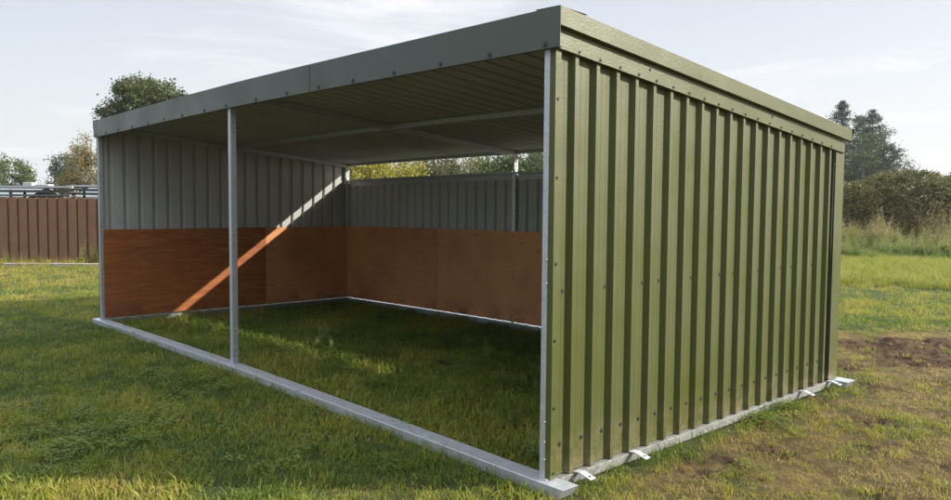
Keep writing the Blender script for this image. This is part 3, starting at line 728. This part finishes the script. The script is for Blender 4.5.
tint = tint+.30*(n4-.5)+.12*ins
idx = np.where(RNG.random(len(x)) < .12+.42*w, RNG.integers(8, 11, len(x)), RNG.integers(0, 8, len(x)))
z = height(x, y)
stuff('lawn_grass', 'short mown grass lawn, greener left and worn yellow at right', np.stack([x, y, z], -1), RNG.uniform(0, 6.28, len(x)), .22, scl, tint, lawn_lib, 8, idx)
# clover patches
x, y, d = scatter([(1.8, 5, 500), (5, 9, 240), (9, 13, 80)])
c = fbm(x, y, .8, 91); w = wear(x, y)
spot = np.zeros_like(x)
for (cx, cy, r) in ((-2.91, -1.41, .8), (-1.57, -1.1, .55), (.34, .75, .30), (.62, 1.15, .25), (-3.9, -.5, .5), (-.9, -.35, .35), (-2.6, -2.4, .9), (-1.5, 1.2, .7)):
    spot = np.maximum(spot, np.exp(-((x-cx)**2+(y-cy)**2)/(r*r)))
p = .5*sst(spot*.8+2.0*(c-.5), .25, 1.1)+sst(c, .66, .75)*.6*(w < .2)
keep = (~on_steel(x, y)) & (RNG.random(len(x)) < p) & (mud(x, y) < .2)
x, y, d = x[keep], y[keep], d[keep]
stuff('clover_cover', 'low dark green clover growing in patches in the lawn', np.stack([x, y, height(x, y)], -1), RNG.uniform(0, 6.28, len(x)), .1, 1.0+.08*np.clip(d-4, 0, 9), .16+RNG.normal(0, .07, len(x)), clover_lib, 3)
# longer grass: at the far right band, under the fence, round the skids and inside
x, y, d = scatter([(2.5, 8, 60), (8, 15, 14), (15, 29, 55)])
a_, b_ = ab(x, y); ins = inside(x, y); fd = (x-FB[0])*FN[0]+(y-FB[1])*FN[1]
nearfence = (fd > .05) & (fd < .45+.9*fbm(x, y, .9, 7)) & (x < -12)
band = (d > 17.5+2*fbm(x, y, .5, 8)) & (x > -9) & (y > 10)
railside = (x > .016) & (x < .07) & (y > .2) & (y < 3.95) & (fbm(x, y, 2.2, 4) > .42)
skirt = (y > 3.2) & (y < 3.95) & ins | (np.abs(y+.14) < .07) & (x > -8.5) & (x < .1)
n3 = fbm(x, y, .9, 19)
keep = ~on_steel(x, y) & (railside | nearfence | band | (skirt & (RNG.random(len(x)) < .5)) | (ins & (n3 > .45) & (RNG.random(len(x)) < .5)) | ((d < 9) & (x < -.3) & (n3 > .68) & (RNG.random(len(x)) < .45)))
x, y, d, ins = x[keep], y[keep], d[keep], ins[keep]; fenceg = x < -14
tint = np.where(fenceg, .62, np.where(d > 15, .30, .10))+RNG.normal(0, .1, len(x))
scl = np.where(d > 15, 1.25, np.where(x > .01, .35, .62))*RNG.uniform(.7, 1.3, len(x))*np.where(fenceg, .85, 1)
stuff('long_grass', 'longer unmown grass tufts around the shelter base, below the fence and beyond the lawn', np.stack([x, y, height(x, y)], -1), RNG.uniform(0, 6.28, len(x)), .1, scl, tint, long_lib, 4)
# tall weed belt right
n = 5200; u = RNG.uniform(760, 1120, n); D_ = RNG.uniform(24.5, 31.5, n)
pts = CAM+(FWD+np.outer(u-475.5, RIGHT)/FPX)*D_[:, None]; x, y = pts[:, 0], pts[:, 1]
q = fbm(x, y, .9, 23, 2); scl = np.clip(.45+.10*(D_-24.5)+1.5*(q-.5), .22, 1.25)*RNG.uniform(.6, 1.3, n)
tint = np.clip(-.04+.045*(D_-24.5)+1.1*(q-.5), -.1, .45)+RNG.normal(0, .06, n)
stuff('tall_weeds', 'belt of tall brown seeding weeds beneath the hedge at right', np.stack([x, y, height(x, y)], -1), RNG.uniform(0, 6.28, n), .12, scl, tint, weed_lib, 6)
# scattered weeds along the fence foot
n = 60; tt = RNG.uniform(-2.5, 4.5, n)**1.; x = FB[0]+FD[0]*tt+FN[0]*.3; y = FB[1]+FD[1]*tt+FN[1]*RNG.uniform(.1, .5, n)
stuff('fence_weeds', 'dry brown weed stalks standing along the foot of the brown fence', np.stack([x, y, height(x, y)], -1), RNG.uniform(0, 6.28, n), .12, RNG.uniform(.25, .55, n)*np.where(tt > 1.5, 1.25, .8), .2+RNG.normal(0, .1, n), weed_lib, 6)
# a few seed stalks inside the shelter and by the skid
pts = []
for (u, v) in ((318, 352), (324, 349), (309, 350), (331, 356), (505, 385), (520, 400), (535, 392), (512, 430), (470, 350), (488, 365), (176, 316), (262, 470), (560, 470)):
    r_ = ray(u, v); t = (G0-CAM[2])/r_[2]; pts.append(CAM+r_*t)
pts = np.array(pts[:-2]); n = len(pts)
pts[:, 2] = height(pts[:, 0], pts[:, 1])
stuff('seedling_weeds', 'thin weed stalks growing in the grass inside the shelter', pts, RNG.uniform(0, 6.28, n), .1, RNG.uniform(.16, .30, n), .2+RNG.normal(0, .1, n), weed_lib, 6)

n = 34; x = RNG.uniform(-2.2, -.25, n); y = RNG.uniform(.25, 3.0, n)
stuff('floor_weeds', 'low leafy green weeds growing in the shaded grass under the shelter roof', np.stack([x, y, height(x, y)], -1), RNG.uniform(0, 6.28, n), .15, RNG.uniform(.12, .26, n), -.05+RNG.normal(0, .06, n), weed_lib, 6)

# ------------------------------------------------------------------ light, sky
SUN = np.array([.69, .722]); SUN /= np.linalg.norm(SUN); EL = R(27.5)
sd = Vector((SUN[0]*math.cos(EL), SUN[1]*math.cos(EL), math.sin(EL)))
sl = bpy.data.lights.new('sun', 'SUN'); so = bpy.data.objects.new('sun', sl); COL.objects.link(so)
sl.energy = 5.0; sl.angle = R(.55); sl.color = (1, .93, .82); so.rotation_euler = sd.to_track_quat('Z', 'Y').to_euler(); so.location = (20, 20, 20)
W = bpy.data.worlds.new('World'); S.world = W; W.use_nodes = True; nt = W.node_tree; bg = nt.nodes['Background']
sky = N(nt, 'ShaderNodeTexSky', sky_type='NISHITA', sun_disc=False); sky.sun_elevation = EL; sky.sun_rotation = math.atan2(SUN[0], SUN[1])
sky.air_density = 1.0; sky.dust_density = 2.6; sky.ozone_density = 1.2; sky.altitude = 50
tc = N(nt, 'ShaderNodeTexCoord'); mp = N(nt, 'ShaderNodeMapping'); mp.inputs['Scale'].default_value = (1.2, 1.2, 7.5); nt.links.new(tc.outputs['Generated'], mp.inputs[0])
cl = noise(nt, mp.outputs[0], 2.2, 8, .6, .6); cf_ = rng(nt, cl, 0, .75, .5, .78)
sepw = N(nt, 'ShaderNodeSeparateXYZ'); nt.links.new(tc.outputs['Generated'], sepw.inputs[0])
dt = N(nt, 'ShaderNodeVectorMath', operation='DOT_PRODUCT'); nt.links.new(tc.outputs['Generated'], dt.inputs[0]); dt.inputs[1].default_value = (-.25, .97, 0)
va = N(nt, 'ShaderNodeMath', operation='MULTIPLY'); nt.links.new(rng(nt, sepw.outputs['Z'], .85, .25, 0, .6), va.inputs[0]); nt.links.new(rng(nt, dt.outputs['Value'], .35, 1, -.5, .6), va.inputs[1])
veil = mix(nt, va.outputs[0], sky.outputs[0], (6.4, 6.42, 6.6))
c = mix(nt, cf_, veil, (7.9, 7.85, 7.85))
high = noise(nt, mp.outputs[0], .9, 6, .6)
hv = N(nt, 'ShaderNodeMath', operation='MULTIPLY'); nt.links.new(rng(nt, sepw.outputs['Z'], 0, 1, .38, .62), hv.inputs[0]); nt.links.new(rng(nt, high, .55, 1, .35, .6), hv.inputs[1])
c = mix(nt, hv.outputs[0], c, (18.0, 18.6, 20.0))   # bright sky band added above the frame to raise the ambient fill
nt.links.new(c, bg.inputs['Color']); bg.inputs['Strength'].default_value = .088
S.view_settings.view_transform = 'Standard'; S.view_settings.look = 'None'; S.view_settings.exposure = .80; S.view_settings.gamma = 1
S.render.engine = 'CYCLES'; S.cycles.use_denoising = True; S.cycles.denoiser = 'OPENIMAGEDENOISE'; S.cycles.denoising_prefilter = 'NONE'
S.cycles.max_bounces = 8; S.cycles.diffuse_bounces = 4; S.cycles.transparent_max_bounces = 8

# ------------------------------------------------------------------ air
def haze_box(dens):
    m = bpy.data.materials.new('haze_air'); m.use_nodes = True; t = m.node_tree; t.nodes.clear()
    o_ = t.nodes.new('ShaderNodeOutputMaterial'); pv = t.nodes.new('ShaderNodeVolumePrincipled')
    pv.inputs['Color'].default_value = (.86, .90, .95, 1); pv.inputs['Density'].default_value = dens; pv.inputs['Anisotropy'].default_value = .3
    t.links.new(pv.outputs[0], o_.inputs['Volume'])
    o = MB().box(-3000, 3000, -3000, 3000, -2, 30, 1).build('haze', m); tag(o, 'thin pale air haze', 'haze', kind='stuff')
HAZE = True
if HAZE: haze_box(.00035)
